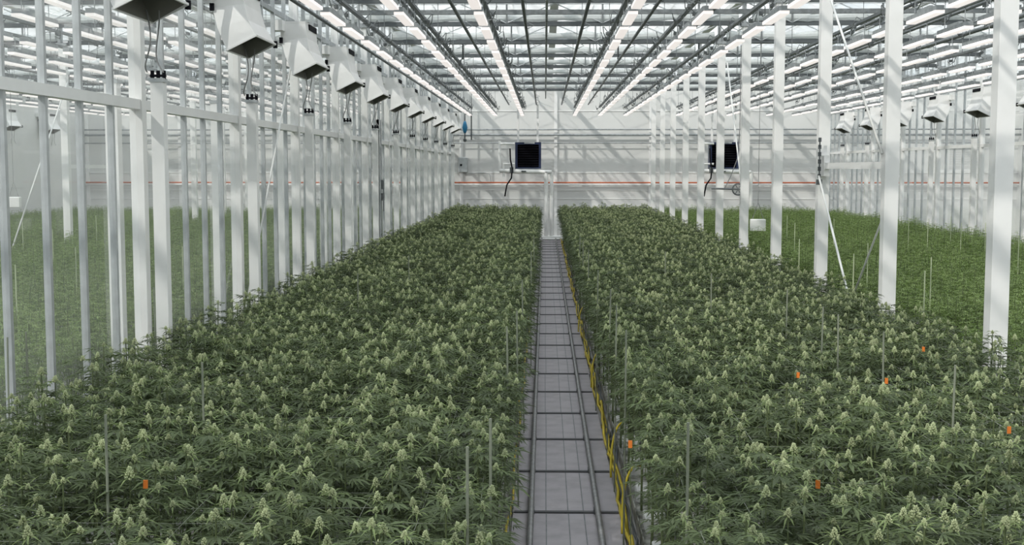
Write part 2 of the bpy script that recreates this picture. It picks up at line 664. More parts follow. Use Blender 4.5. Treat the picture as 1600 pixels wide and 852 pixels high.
# ------------------------------------------------------------------ trellis girders and folded screens
SPANS = [(XL, XC, 'over the planted beds'), (XC, XR, 'over the bright green crop'), (XLC, XL, 'behind the left glass'), (XLL, XLC, 'over the far left bay')]
girder_cache = {}
for si, (xa, xb, where) in enumerate(SPANS):
    L = xb - xa
    s = MB()
    s.box(0, -0.04, 6.43, L, 0.04, 6.49)
    bc = s.mesh('bottom_chord', M['dark'])
    s = MB()
    s.box(0, -0.025, 6.93, L, 0.025, 6.98)
    tcd = s.mesh('top_chord', M['alu'])
    s = MB()
    s.box(-0.02, -0.02, 6.48, 0.02, 0.02, 6.94)
    st = s.mesh('strut', M['mid'])
    s = MB()
    n = 4
    for k in range(n):
        x0, x1 = L * k / n, L * (k + 1) / n
        xm = (x0 + x1) / 2
        s.tube([(x0 + 0.05, 0, 6.93), (xm, 0, 6.50)], 0.014, 6)
        s.tube([(xm, 0, 6.50), (x1 - 0.05, 0, 6.93)], 0.014, 6)
    dg = s.mesh('diagonal_brace', M['alu'])
    # folded screen: lumpy roll of fabric lying beside the chord
    s = MB()
    pts = []
    rs = []
    rr = random.Random(si * 5 + 1)
    x = 0.15
    while x < L - 0.12:
        pts.append((x, 0, 6.635 + 0.012 * math.sin(x * 2.9)))
        rs.append(0.10 + 0.025 * math.sin(x * 5.1 + si) + rr.uniform(-0.015, 0.015))
        x += 0.14
    s.tube(pts, rs, 10)
    roll = s.mesh('fabric_roll', M['fabric'])
    s = MB()
    s.box(0.12, -0.05, 6.50, L - 0.12, 0.02, 6.545)
    pull = s.mesh('pull_profile', M['dark'])
    k0 = 0
    for i, y in enumerate(COLY):
        # unseen near girders and screens stay only over the beds, for their shadows
        if y < 12 and si != 0:
            continue
        k0 += 1
        t = thing('trellis_girder', 'grey steel trellis girder %s, %s from the front' % (where, ordinal(k0)), 'girder', (xa, y, 0), 0, 'roof trellis girders')
        put(None, 'bottom_chord', bc, t)
        put(None, 'top_chord', tcd, t)
        put(None, 'diagonal_brace', dg, t)
        for q in (0.125, 0.375, 0.625, 0.875):
            o = put(None, 'strut', st, t)
            o.location = (L * q, 0, 0)
        t = thing('folded_screen', 'bundled white shade screen on the girder %s, %s from the front' % (where, ordinal(k0)), 'screen',
                  (xa, y + 0.10, 0), 0, 'bundled shade screens')
        put(None, 'fabric_roll', roll, t)
        put(None, 'pull_profile', pull, t)

# two extra cross bars
s = MB()
s.box(XL + 0.1, 26.96, 6.50, XR - 0.1, 27.04, 6.60)
tag(s.build('cross_bar', M['mid']), 'flat grey cross bar between the roof girders overhead', 'bar')
s = MB()
s.tube([(XL + 0.1, 33.1, 6.56), (XR - 0.1, 33.1, 6.56)], 0.10, 12)
tag(s.build('drive_tube', M['galv']), 'thick grey drive tube lying across beside a roof girder', 'tube')
for i, xx in enumerate((1.95, 3.0, 4.1, -2.2)):
    s = MB()
    pts = [(xx - 0.7, 32.95, 6.66), (xx - 0.3, 32.95, 6.68), (xx - 0.08, 32.95, 6.62), (xx, 32.95, 6.45), (xx, 32.95, 6.05)]
    s.tube(pts, 0.022, 6)
    tag(s.build('drop_cable', M['dark'], smooth=True), 'dark cable bending down from the drive tube, %s from the left' % ORD[{3: 1, 0: 2, 1: 3, 2: 4}[i]], 'cable', 'drop cables')

# longitudinal pipes
for x, z, r, w in ((-2.42, 5.95, 0.035, 'between the first and second lamp rows'), (-1.60, 5.95, 0.032, 'between the second and third lamp rows'),
                   (-0.38, 5.95, 0.032, 'just left of the centre line'), (0.74, 5.95, 0.034, 'just right of the centre line'),
                   (1.92, 5.95, 0.032, 'between the fourth and fifth lamp rows'), (2.98, 5.95, 0.032, 'between the fifth and sixth lamp rows'),
                   (-3.72, 5.62, 0.03, 'above the left air hoods'), (6.3, 5.95, 0.032, 'first over the bright green crop'),
                   (7.45, 5.95, 0.032, 'second over the bright green crop'), (8.8, 5.95, 0.045, 'third over the bright green crop'),
                   (10.2, 5.95, 0.032, 'fourth over the bright green crop'), (11.3, 5.95, 0.032, 'fifth over the bright green crop')):
    t = thing('overhead_pipe', 'long grey steel pipe under the roof %s' % w, 'pipe', (x, 0, 0), 0, 'overhead pipes')
    s = MB()
    s.tube([(0, 5, z), (0, YB - 2.0, z)], r, 8)
    s.build('pipe', M['mid'], t, smooth=True)
    s = MB()
    s.tube([(0, 0, z), (0, 0, 6.44)], 0.006, 5)
    s.tube([(0, 0, z + 0.12), (r * 1.2 + 0.12, -0.1, z + 0.02), (r * 1.2, -0.06, z - r), (0, 0, z - r)], 0.008, 5)
    hm = s.mesh('pipe_hanger', M['mid'])
    for y in ysR:
        put(None, 'pipe_hanger', hm, t).location = (0, y, 0)
# chain at the centre
s = MB()
y = 16.0
while y < 54:
    s.cbox((0.03, y, 6.2), (0.035, 0.16, 0.05))
    s.cbox((0.03, y + 0.14, 6.2), (0.05, 0.12, 0.03))
    y += 0.28
tag(s.build('drive_chain', M['galv']), 'thin drive chain running back along the centre of the roof', 'chain')

# ------------------------------------------------------------------ lamps
ROWS = [(-3.22, 'nearest the left glass wall'), (-2.14, 'second from the left glass wall'), (-0.97, 'just left of the aisle'),
        (1.28, 'just right of the aisle'), (2.37, 'second right of the aisle'), (3.47, 'beside the right column row'),
        (5.7, 'first beyond the right columns'), (6.8, 'second beyond the right columns'), (7.9, 'third beyond the right columns'),
        (9.6, 'fourth beyond the right columns'), (10.7, 'fifth beyond the right columns'), (11.8, 'nearest the right glass wall'),
        (-5.6, 'first behind the left glass'), (-6.7, 'second behind the left glass'), (-7.8, 'third behind the left glass'),
        (-9.4, 'fourth behind the left glass'), (-10.5, 'fifth behind the left glass'), (-11.6, 'sixth behind the left glass'),
        (-14.0, 'seventh behind the left glass'), (-15.1, 'eighth behind the left glass'), (-16.2, 'ninth behind the left glass'),
        (-17.8, 'tenth behind the left glass'), (-18.9, 'eleventh behind the left glass')]


def lamp_meshes():
    s = MB()
    s.box(-0.06, -0.72, 5.43, 0.06, 0.72, 5.50)
    s.box(-0.03, -0.30, 5.50, 0.03, 0.30, 5.55)
    hs = s.mesh('housing', M['galv'])
    s = MB()
    s.box(-0.070, -0.71, 5.385, 0.070, 0.71, 5.43)
    df = s.mesh('diffuser', M['lamp'])
    s = MB()
    s.tube([(0, 0, 5.49), (0, 0, 5.76)], 0.007, 5)
    hg = s.mesh('hanger', M['galv'])
    s = MB()
    s.box(-0.06, -0.72, 5.43, 0.06, 0.72, 5.50)
    s.tube([(0, -0.5, 5.49), (0, -0.5, 5.76)], 0.007, 4)
    s.tube([(0, 0.5, 5.49), (0, 0.5, 5.76)], 0.007, 4)
    s.cur = 1
    s.box(-0.070, -0.71, 5.385, 0.070, 0.71, 5.43)
    whole = s.mesh('led_lamp', [M['galv'], M['lamp']])
    return hs, df, hg, whole


LH, LD, LG, LW = lamp_meshes()
spots = []
for ri, (x, w) in enumerate(ROWS):
    n = 0
    k = 0
    while True:
        y = 12.75 + 1.98 * k
        if y > 53.2:
            break
        k += 1
        u, v, dpt = project((x, y, 5.4))
        if u < -60 or u > 1660 or v < -50:
            continue
        n += 1
        spots.append((y, ri, x, n))
order = sorted(spots, key=lambda q: math.hypot(q[2], q[0]))
single = set((q[0], q[1]) for q in order[:300])
rest = MB()
for (y, ri, x, n) in spots:
    lab = 'white LED bar lamp, %s from front, row %s' % (ordinal(n), ROWS[ri][1])
    if (y, ri) in single:
        if y < 38:
            t = thing('led_lamp', lab, 'lamp', (x, y, 0), 0, 'hanging LED bar lamps')
            put(None, 'housing', LH, t)
            put(None, 'diffuser', LD, t)
            for dy in (-0.5, 0.5):
                put(None, 'hanger', LG, t).location = (0, dy, 0)
        else:
            o = bpy.data.objects.new('led_lamp', LW)
            COL.objects.link(o)
            o.location = (x, y, 0)
            tag(o, lab, 'lamp', 'hanging LED bar lamps')
    else:
        rest.cur = 0
        rest.box(x - 0.075, y - 0.72, 5.43, x + 0.075, y + 0.72, 5.50)
        rest.cur = 1
        rest.box(x - 0.070, y - 0.71, 5.385, x + 0.070, y + 0.71, 5.43)
if rest.v:
    tag(rest.build('distant_lamps', [M['galv'], M['lamp']]), 'farthest LED bar lamps at the back of the outer bays', 'lamps', kind='stuff')

# cable trays above the rows
rr = random.Random(5)
LOOPS = []
for k in range(5):
    s = MB()
    n = 7
    ph = rr.uniform(0, 6)
    a = rr.uniform(0.09, 0.16)
    s.tube([(0.03 + a * math.sin(q / (n - 1) * math.pi), 0.30 * (q / (n - 1)) + 0.05 * math.sin(q * 2 + ph), 5.79 + 0.09 * math.sin(q * 1.3 + ph) - 0.10 * (q / (n - 1))) for q in range(n)], 0.009, 4, cap=False)
    s.cbox((0.10, 0.22, 5.70), (0.05, 0.14, 0.05))
    LOOPS.append(s.mesh('cable_loop', M['mid']))
for ri, (x, w) in enumerate(ROWS):
    y0 = 10 if abs(x) < 6 else 2.2 * abs(x)
    t = thing('cable_tray', 'grey cable tray with looped leads above the lamp row %s' % w, 'cable tray', (x, 0, 0), 0, 'cable trays')
    s = MB()
    s.box(-0.035, y0, 5.75, 0.035, YB - 3.0, 5.765)
    s.box(-0.038, y0, 5.75, -0.028, YB - 3.0, 5.80)
    s.box(0.028, y0, 5.75, 0.038, YB - 3.0, 5.80)
    for y in COLY:
        if y > y0:
            s.tube([(0, y, 5.76), (0, y, 6.44)], 0.008, 4)
    s.build('tray', M['mid'], t)
    y = y0 + 0.4
    while y < YB - 3.4:
        o = put(None, 'cable_loop', LOOPS[rr.randrange(5)], t)
        o.location = (0, y, 0)
        if rr.random() < 0.4:
            o.scale = (-1, 1, 1)
        y += 0.99 if abs(x) < 6 else 1.98

# ------------------------------------------------------------------ back of the aisle: fan heaters, pipes, valve, box
YH = 53.6


def heater(x0, x1, label):
    zt, zb = 4.27, 3.08
    w = x1 - x0
    t = thing('fan_heater', label, 'heater', (x0, YH, 0), 0, 'square fan heaters')
    s = MB()
    e = 0.10
    s.box(0, 0, zb, w, 0.5, zb + e)
    s.box(0, 0, zt - e, w, 0.5, zt)
    s.box(0, 0, zb + e, e, 0.5, zt - e)
    s.box(w - e, 0, zb + e, w, 0.5, zt - e)
    s.build('casing', M['navy'], t)
    s = MB()
    s.box(e, 0.12, zb + e, w - e, 0.48, zt - e)
    for k in range(9):
        z = zb + e + 0.05 + k * (zt - zb - 2 * e - 0.06) / 9
        s.quad((e, 0.03, z), (w - e, 0.03, z), (w - e, 0.12, z + 0.06), (e, 0.12, z + 0.06))
    s.build('louvre', M['black'], t)
    s = MB()
    s.box(0.02, -0.02, zb - 0.03, w - 0.02, 0.02, zb + 0.03)
    s.box(w * 0.35, -0.02, zt - 0.06, w * 0.75, 0.0, zt - 0.01)
    s.build('trim_strip', M['alu'], t)
    s = MB()
    for x in (0.08, w - 0.2):
        s.box(x, 0.2, zt, x + 0.09, 0.29, 6.44)
    s.build('suspension_rod', M['white'], t)
    return t


heater(-1.30, -0.16, 'square black fan heater in navy casing left of the aisle end')
heater(7.20, 8.48, 'square navy fan heater seen between the right columns')


def pipeset(dx, label):
    t = thing('supply_pipework', label, 'pipework', (dx, YH, 0), 0, 'white heating pipework')
    s = MB()
    s.tube([(-1.98, -0.1, 3.02), (0.10, -0.1, 2.96), (0.30, -0.1, 2.96)], 0.085, 10)
    s.build('header_pipe', M['white'], t, smooth=True)
    s = MB()
    s.tube([(-1.98, -0.1, 3.0), (-1.98, -0.1, 4.33)], 0.06, 8)
    s.tube([(-1.98, -0.1, 4.20), (-1.33, -0.05, 4.20)], 0.05, 8)
    s.tube([(-1.80, -0.1, 2.75), (-1.80, -0.1, 3.32), (-1.33, -0.1, 3.32)], 0.05, 8)
    s.build('branch_pipe', M['white'], t)
    s = MB()
    s.tube([(0.06, -0.1, 2.98), (0.06, -0.1, 0.16)], 0.085, 10)
    s.build('riser', M['white'], t)
    s = MB()
    s.tube([(0.30, -0.1, 2.98), (0.30, -0.1, 0.16)], 0.075, 10)
    s.build('riser', M['white'], t)
    s = MB()
    s.tube([(-1.52, -0.2, 4.0), (-1.50, -0.22, 3.5), (-1.42, -0.2, 3.1), (-1.46, -0.22, 2.7), (-1.66, -0.2, 2.4), (-1.75, -0.2, 1.9)], 0.032, 6)
    s.build('flexible_hose', M['black'], t, smooth=True)
    s = MB()
    s.cbox((-0.92, -0.19, 3.0), (0.2, 0.05, 0.05))
    s.cbox((-1.45, -0.18, 3.05), (0.16, 0.08, 0.25))
    s.build('valve', M['dark'], t)


pipeset(0.0, 'white heating pipework beside the fan heater at the aisle end')
pipeset(8.7, 'white heating pipework by the heater behind the right columns')

s = MB()
s.box(-0.15, YH - 0.35, 0, 0.70, YH + 0.35, 0.16)
s.box(-0.22, YH - 0.9, 0, 0.74, YH - 0.35, 0.08)
tag(s.build('pipe_plinth', M['white'], bevel=0.02), 'low white plinth under the risers at the end of the aisle', 'plinth')
s = MB()
s.box(8.5, YH - 0.35, 0, 9.3, YH + 0.35, 0.16)
tag(s.build('pipe_plinth', M['white'], bevel=0.02), 'low white plinth under the risers behind the bright green crop', 'plinth')

s = MB()
s.tube([(XLL, YB - 0.25, 2.47), (XRR, YB - 0.25, 2.47)], 0.035, 8)
tag(s.build('red_wall_pipe', M['red'], smooth=True), 'thin orange red pipe running along the back wall', 'pipe')
s = MB()
s.tube([(XLL, YB - 0.25, 2.38), (XRR, YB - 0.25, 2.38)], 0.045, 8)
tag(s.build('white_wall_pipe', M['white'], smooth=True), 'white pipe just below the orange red wall pipe', 'pipe')
for z, r, lab in ((4.90, 0.035, 'upper grey pipe of the pair along the back wall'), (4.66, 0.05, 'lower grey pipe of the pair along the back wall'),
                  (4.28, 0.03, 'thin grey pipe level with the heater top on the back wall')):
    s = MB()
    s.tube([(XLL, YB - 0.3, z), (XRR, YB - 0.3, z)], r, 8)
    tag(s.build('wall_pipe', M['galv'], smooth=True), lab, 'pipe', 'grey wall pipes')

t = thing('control_box', 'small white control box on the back wall near the left corner', 'control box', (-3.78, YB - 0.2, 0))
s = MB()
s.box(-0.2, 0, 2.95, 0.22, 0.2, 3.62)
s.build('cabinet', M['alu'], t, bevel=0.01)
s = MB()
s.cbox((-0.08, -0.01, 3.28), (0.09, 0.03, 0.09))
s.build('switch', M['black'], t)
s = MB()
s.tube([(0.25, 0.1, 2.9), (1.0, 0.1, 2.92), (1.25, 0.1, 2.85), (1.3, 0.1, 2.5)], 0.015, 6)
s.build('conduit', M['galv'], t)

t = thing('blue_valve', 'blue valve hanging from dark pipe in the back left corner', 'valve', (-3.44, 52.6, 0))
s = MB()
s.lathe([(0.0, 4.62), (0.05, 4.64), (0.085, 4.74), (0.12, 4.88), (0.085, 5.02), (0.05, 5.14), (0.0, 5.16)], 12)
s.build('valve_body', M['blue'], t, smooth=True)
s = MB()
s.tube([(0, 0, 5.16), (0, 0, 5.45), (0.28, 0, 5.45), (0.28, 0, 4.35)], 0.03, 8)
s.tube([(0, 0, 4.62), (0, 0, 4.35)], 0.03, 8)
s.lathe([(0.0, 4.25), (0.07, 4.30), (0.07, 4.38), (0.0, 4.42)], 8)
s.tube([(-0.02, 0, 4.53), (0.28, 0, 4.53)], 0.02, 6)
s.tube([(0.28, 0, 5.45), (0.28, 0, 6.44)], 0.012, 6)
s.build('pipe', M['dark'], t)

# grey perforated post on the left wall
t = thing('cable_post', 'tall grey perforated post before the left glass wall', 'post', (-4.04, 29.6, 0))
s = MB()
s.box(-0.03, -0.10, 0, 0.03, 0.10, 4.32)
s.box(-0.06, -0.10, 0, 0.06, -0.08, 4.32)
s.box(-0.06, 0.08, 0, 0.06, 0.10, 4.32)
s.build('channel', M['alu'], t)
s = MB()
s.cbox((0.07, 0, 2.75), (0.06, 0.05, 0.22))
s.cbox((0.08, 0, 2.45), (0.1, 0.12, 0.18))
s.tube([(0.11, 0, 2.85), (0.11, 0, 2.1)], 0.012, 6)
s.build('crank_handle', M['mid'], t)

# ------------------------------------------------------------------ bracing between right columns
yA, yB2 = ysR[1], ysR[2]
t = thing('cross_tie', 'white horizontal tie bar between two right columns', 'tie bar', (XC, yA, 0))
s = MB()
s.box(-0.03, 0.09, 3.14, 0.03, 3.91, 3.24)
s.build('bar', M['white'], t)
s = MB()
s.box(-0.05, 0.09, 3.02, 0.05, 0.30, 3.36)
s.box(-0.05, 3.70, 3.02, 0.05, 3.91, 3.36)
s.build('gusset', M['white'], t)


def rod(name, a, c, r, m, lab, grp=None):
    s = MB()
    s.tube([a, c], r, 6)
    return tag(s.build(name, m, smooth=True), lab, 'brace', grp)


rod('brace_rod', (XC - 0.115, 20.4, 6.3), (XC - 0.115, 16.6, 3.35), 0.018, M['whitecable'], 'white brace rod slanting down to the tie bar from above', 'brace rods')
rod('brace_rod', (XC - 0.115, 20.4, 3.05), (XC - 0.115, 16.9, 0.15), 0.018, M['whitecable'], 'thicker white brace rod crossing below the tie bar', 'brace rods')
rod('brace_rod', (XC + 0.115, 16.6, 3.05), (XC + 0.115, 20.1, 0.15), 0.013, M['whitecable'], 'thinner pale brace rod crossing below the tie bar', 'brace rods')
rod('brace_rod', (XL + 0.16, 16.2, 1.1), (XL + 0.16, 20.3, 5.6), 0.014, M['whitecable'], 'white brace rod leaning before the left glass wall', 'brace rods')
rod('brace_rod', (XLC + 0.115, 28.8, 1.2), (XLC + 0.115, 32.6, 5.5), 0.02, M['whitecable'], 'white brace rod in the bay behind the left glass', 'brace rods')
rod('brace_rod', (XC + 0.12, 28.5, 1.2), (XC + 0.12, 32.4, 5.9), 0.02, M['whitecable'], 'white brace rod between the farther right columns', 'brace rods')

t = thing('cross_tie', 'white horizontal tie bar between columns behind the left glass', 'tie bar', (XLC, 32.6, 0))
s = MB()
s.box(-0.03, 0.09, 3.14, 0.03, 3.91, 3.24)
s.build('bar', M['white'], t)

# chain on right column
t = thing('hanging_chain', 'dark chain hooked on the right column above the tie bar', 'chain', (XC - 0.11, 20.48, 0))
s = MB()
z = 3.62
k = 0
while z > 2.95:
    if k % 2:
        s.cbox((0, -0.12, z), (0.012, 0.05, 0.07))
    else:
        s.cbox((0, -0.12, z), (0.05, 0.012, 0.07))
    z -= 0.06
    k += 1
s.cbox((0, -0.12, 2.92), (0.09, 0.05, 0.09))
s.build('links', M['dark'], t)

# hand-wheel with shaft between columns
pw = on_x(1153, 296, XC - 0.14)
t = thing('valve_wheel', 'round grey hand wheel on a horizontal shaft by the right columns', 'hand wheel', (pw.x, pw.y, 0))
s = MB()
pts = [(0.13 * math.cos(a * math.pi / 10), -0.02, pw.z + 0.13 * math.sin(a * math.pi / 10)) for a in range(21)]
s.tube(pts, 0.018, 6)
for a in range(3):
    c_, s_ = math.cos(a * math.pi / 3), math.sin(a * math.pi / 3)
    s.tube([(-0.12 * c_, -0.02, pw.z - 0.12 * s_), (0.12 * c_, -0.02, pw.z + 0.12 * s_)], 0.01, 5)
s.build('wheel', M['mid'], t)
s = MB()
s.tube([(0.10, 0, pw.z), (-0.62, 0, pw.z + 0.02)], 0.022, 6)
s.cbox((0.16, 0, pw.z), (0.14, 0.1, 0.08))
s.build('shaft', M['mid'], t)


# hanging white sensor boxes
def sensor(px, py, x, label):
    p = on_y(px, py, x)
    t = thing('sensor_box', label, 'sensor box', (p.x, p.y, 0), 0, 'hanging sensor boxes')
    s = MB()
    s.box(-0.20, -0.08, p.z - 0.16, 0.20, 0.08, p.z + 0.16)
    s.build('housing', M['white'], t, bevel=0.02)
    s = MB()
    s.tube([(-0.15, 0, p.z + 0.15), (0, 0, p.z + 0.6), (0, 0, 6.43)], 0.008, 5)
    s.tube([(0.15, 0, p.z + 0.15), (0, 0, p.z + 0.6)], 0.008, 5)
    s.build('suspension_wire', M['cable'], t)


sensor(1184, 352, 32.6, 'white sensor box hanging over the green crop behind right columns')
sensor(22, 316, 36.6, 'white sensor box hanging in the bay at far left')
s = MB()
s.tube([(5.2, 32.8, 6.4), (5.2, 32.8, 4.2), (5.15, 32.8, 3.4), (4.95, 32.7, 2.9), (4.78, 32.5, 2.62)], 0.012, 5)
tag(s.build('loose_cable', M['cable'], smooth=True), 'thin grey cable hanging down behind the hand wheel', 'cable')

# ------------------------------------------------------------------ aisle: boards, rails, hoses, gutters
b_me = MB()
b_me.box(-0.24, -0.70, 0.0, 0.235, 0.71, 0.05)
rr = random.Random(3)
board = MB()
board.box(-0.28, -0.72, 0.0, 0.68, 0.72, 0.05)
board_me = board.mesh('board', M['slab'])
gr = MB()
for x in (0.02, 0.22, 0.36):
    gr.box(x - 0.005, -0.72, 0.046, x + 0.005, 0.72, 0.0525)
gr_me = gr.mesh('groove', M['mid'])
sl = MB()
sl.box(-0.27, 0.715, 0.0, 0.67, 0.765, 0.064)
sl_me = sl.mesh('sleeper', M['seam'])
k = 0
y = 8.55
while y < 52.3:
    k += 1
    t = thing('walkway_board', 'grey walkway board between the rails, %s from the front' % ordinal(k), 'walkway board', (0.0 + rr.uniform(-0.008, 0.008), y, 0), 0, 'walkway boards')
    put(None, 'board', board_me, t)
    put(None, 'groove', gr_me, t)
    put(None, 'sleeper', sl_me, t)
    y += 1.482
for x, nm in ((-0.115, 'left'), (0.478, 'right')):
    s = MB()
    s.tube([(x, 6.5, 0.115), (x, 52.6, 0.115)], 0.027, 12)
    t = tag(s.build('pipe_rail', M['rail'], smooth=True), 'long grey %s pipe rail of the aisle track' % nm, 'rail', 'aisle pipe rails')
    s = MB()
    s.box(x - 0.03, -0.05, 0.0, x + 0.03, 0.05, 0.092)
    fm = s.mesh('rail_foot', M['mid'])
    y = 9.29
    while y < 52:
        put(None, 'rail_foot', fm, t).location = (0, y, 0)
        y += 1.482

for i, (x, r, m, seed, nm) in enumerate(((0.705, 0.017, 'yellow', 1, 'yellow irrigation hose lying along the right edge of the walkway'),
                                        (0.735, 0.015, 'yellow', 2, 'yellow hose winding beside the right row of plants'),
                                        (0.76, 0.010, 'dark', 5, 'black irrigation line along the right row of plants'),
                                        (-0.31, 0.012, 'yellow', 3, 'yellow irrigation hose along the left edge of the walkway'))):
    rr = random.Random(seed)
    s = MB()
    pts = []
    y = 7.0
    while y < 52.5:
        pts.append((x + 0.018 * math.sin(y * 2.1 + seed) + rr.uniform(-0.012, 0.012), y, 0.035 + 0.03 * (1 + math.sin(y * 1.3 + seed * 2)) + (0.10 if rr.random() < 0.06 else 0)))
        y += 0.2
    s.tube(pts, r, 6)
    tag(s.build('irrigation_hose', M[m], smooth=True), nm, 'hose', 'irrigation hoses')
# looping hose ends on the right
for i, (px, py) in enumerate(((972, 790), (955, 712), (925, 585), (905, 505))):
    p = on_z(px, py, 0.2)
    s = MB()
    pts = []
    for q in range(12):
        u = q / 11
        pts.append((p.x - 0.03 + 0.22 * u * u, p.y - 0.5 + 0.75 * u, 0.10 + 0.42 * math.sin(u * math.pi * 0.62)))
    s.tube(pts, 0.012, 6)
    tag(s.build('hose_loop', M['yellow'], smooth=True), 'yellow hose loop rising into the right plants, %s from the front' % ordinal(i + 1), 'hose', 'yellow hose loops')

for x, nm in ((0.90, 'right'), (-0.44, 'left')):
    s = MB()
    s.box(x - 0.09, 3.0, 0.0, x + 0.09, 52.8, 0.14)
    s.box(x - 0.10, 3.0, 0.13, x - 0.09, 52.8, 0.17)
    s.box(x + 0.09, 3.0, 0.13, x + 0.10, 52.8, 0.17)
    tag(s.build('grow_gutter', M['gutterw']), 'long white grow gutter under the %s plants beside the aisle' % nm, 'gutter', 'grow gutters')
for i in range(18):
    s = MB()
    y = 9.0 + 0.84 * i * (1 + i * 0.03)
    s.box(0.84, y, 0.14, 1.02, y + 0.3, 0.26)
    tag(s.build('grow_block', M['white'], bevel=0.012), 'white grow block on the right gutter, %s from the front' % ordinal(i + 1), 'grow block', 'white grow blocks')

# ------------------------------------------------------------------ plants
Z = Vector((0, 0, 1))


def leaflet(s, base, d, length, width, droop, fold=0.25):
    """one folded pointed leaflet of 4 triangles"""
    side = d.cross(Z)
    if side.length < 1e-4:
        side = Vector((1, 0, 0))
    side.normalize()
    up = side.cross(d).normalized()
    mid = base + d * (length * 0.5) + Vector((0, 0, -droop * length * 0.15))
    tip = base + d * length + Vector((0, 0, -droop * length * 0.6))
    ml = mid + side * width * 0.5 + up * width * fold
    mr = mid - side * width * 0.5 + up * width * fold
    n = len(s.v)
    s.v += [tuple(base), tuple(ml), tuple(mid), tuple(mr), tuple(tip)]
    s.f += [(n, n + 2, n + 1), (n, n + 3, n + 2), (n + 1, n + 2, n + 4), (n + 2, n + 3, n + 4)]
    s.mi += [s.cur] * 4


def fan_leaf(s, rg, origin, az, size, pet, elev, nl=5):
    """palmate leaf on a stalk"""
    d = Vector((math.cos(az) * math.cos(elev), math.sin(az) * math.cos(elev), math.sin(elev)))
    hub = origin + d * pet
    side = d.cross(Z).normalized()
    # stalk
    n = len(s.v)
    w = side * 0.0022
    s.v += [tuple(origin + w), tuple(origin - w), tuple(hub - w), tuple(hub + w)]
    s.f.append((n, n + 1, n + 2, n + 3))
    s.mi.append(s.cur)
    roll = rg.uniform(-0.35, 0.35)
    for k in range(nl):
        q = (k - (nl - 1) / 2) / ((nl - 1) / 2)
        a = az + q * 1.45
        e = -0.02 + rg.uniform(-0.16, 0.12) + roll * 0.6 * q
        dd = Vector((math.cos(a) * math.cos(e), math.sin(a) * math.cos(e), math.sin(e)))
        ln = size * (1 - 0.42 * abs(q)) * rg.uniform(0.9, 1.08)
        leaflet(s, hub, dd, ln, ln * 0.185, rg.uniform(0.1, 0.5))


def bud_mesh(seed, h=0.042, r=0.0175):
    rg = random.Random(seed)
    s = MB()
    n = 34
    for i in range(n):
        u = i / (n - 1)
        z = h * u
        rad = r * (1 - 0.95 * u ** 1.1) * (0.55 + 0.45 * min(1, u * 6 + 0.3))
        a = i * 2.39996 + rg.uniform(-0.2, 0.2)
        c = Vector((math.cos(a) * rad * 0.7, math.sin(a) * rad * 0.7, z))
        d = Vector((math.cos(a) * 0.75, math.sin(a) * 0.75, 0.75 + 0.6 * u)).normalized()
        L = 0.0165 * rg.uniform(0.8, 1.2) * (1 - 0.35 * u)
        W = L * 0.36
        sd = d.cross(Z).normalized()
        up = sd.cross(d)
        m = c + d * L * 0.4
        base = len(s.v)
        s.v += [tuple(c), tuple(m + sd * W), tuple(m + up * W), tuple(m - sd * W), tuple(m - up * W), tuple(c + d * L)]
        for k in range(4):
            k2 = (k + 1) % 4
            s.f.append((base, base + 1 + k2, base + 1 + k))
            s.f.append((base + 5, base + 1 + k, base + 1 + k2))
            s.mi += [0, 0]
    return s.mesh('flower_bud', M['bud'])


BUDS = [bud_mesh(1), bud_mesh(2, 0.050, 0.020), bud_mesh(3, 0.034, 0.015)]


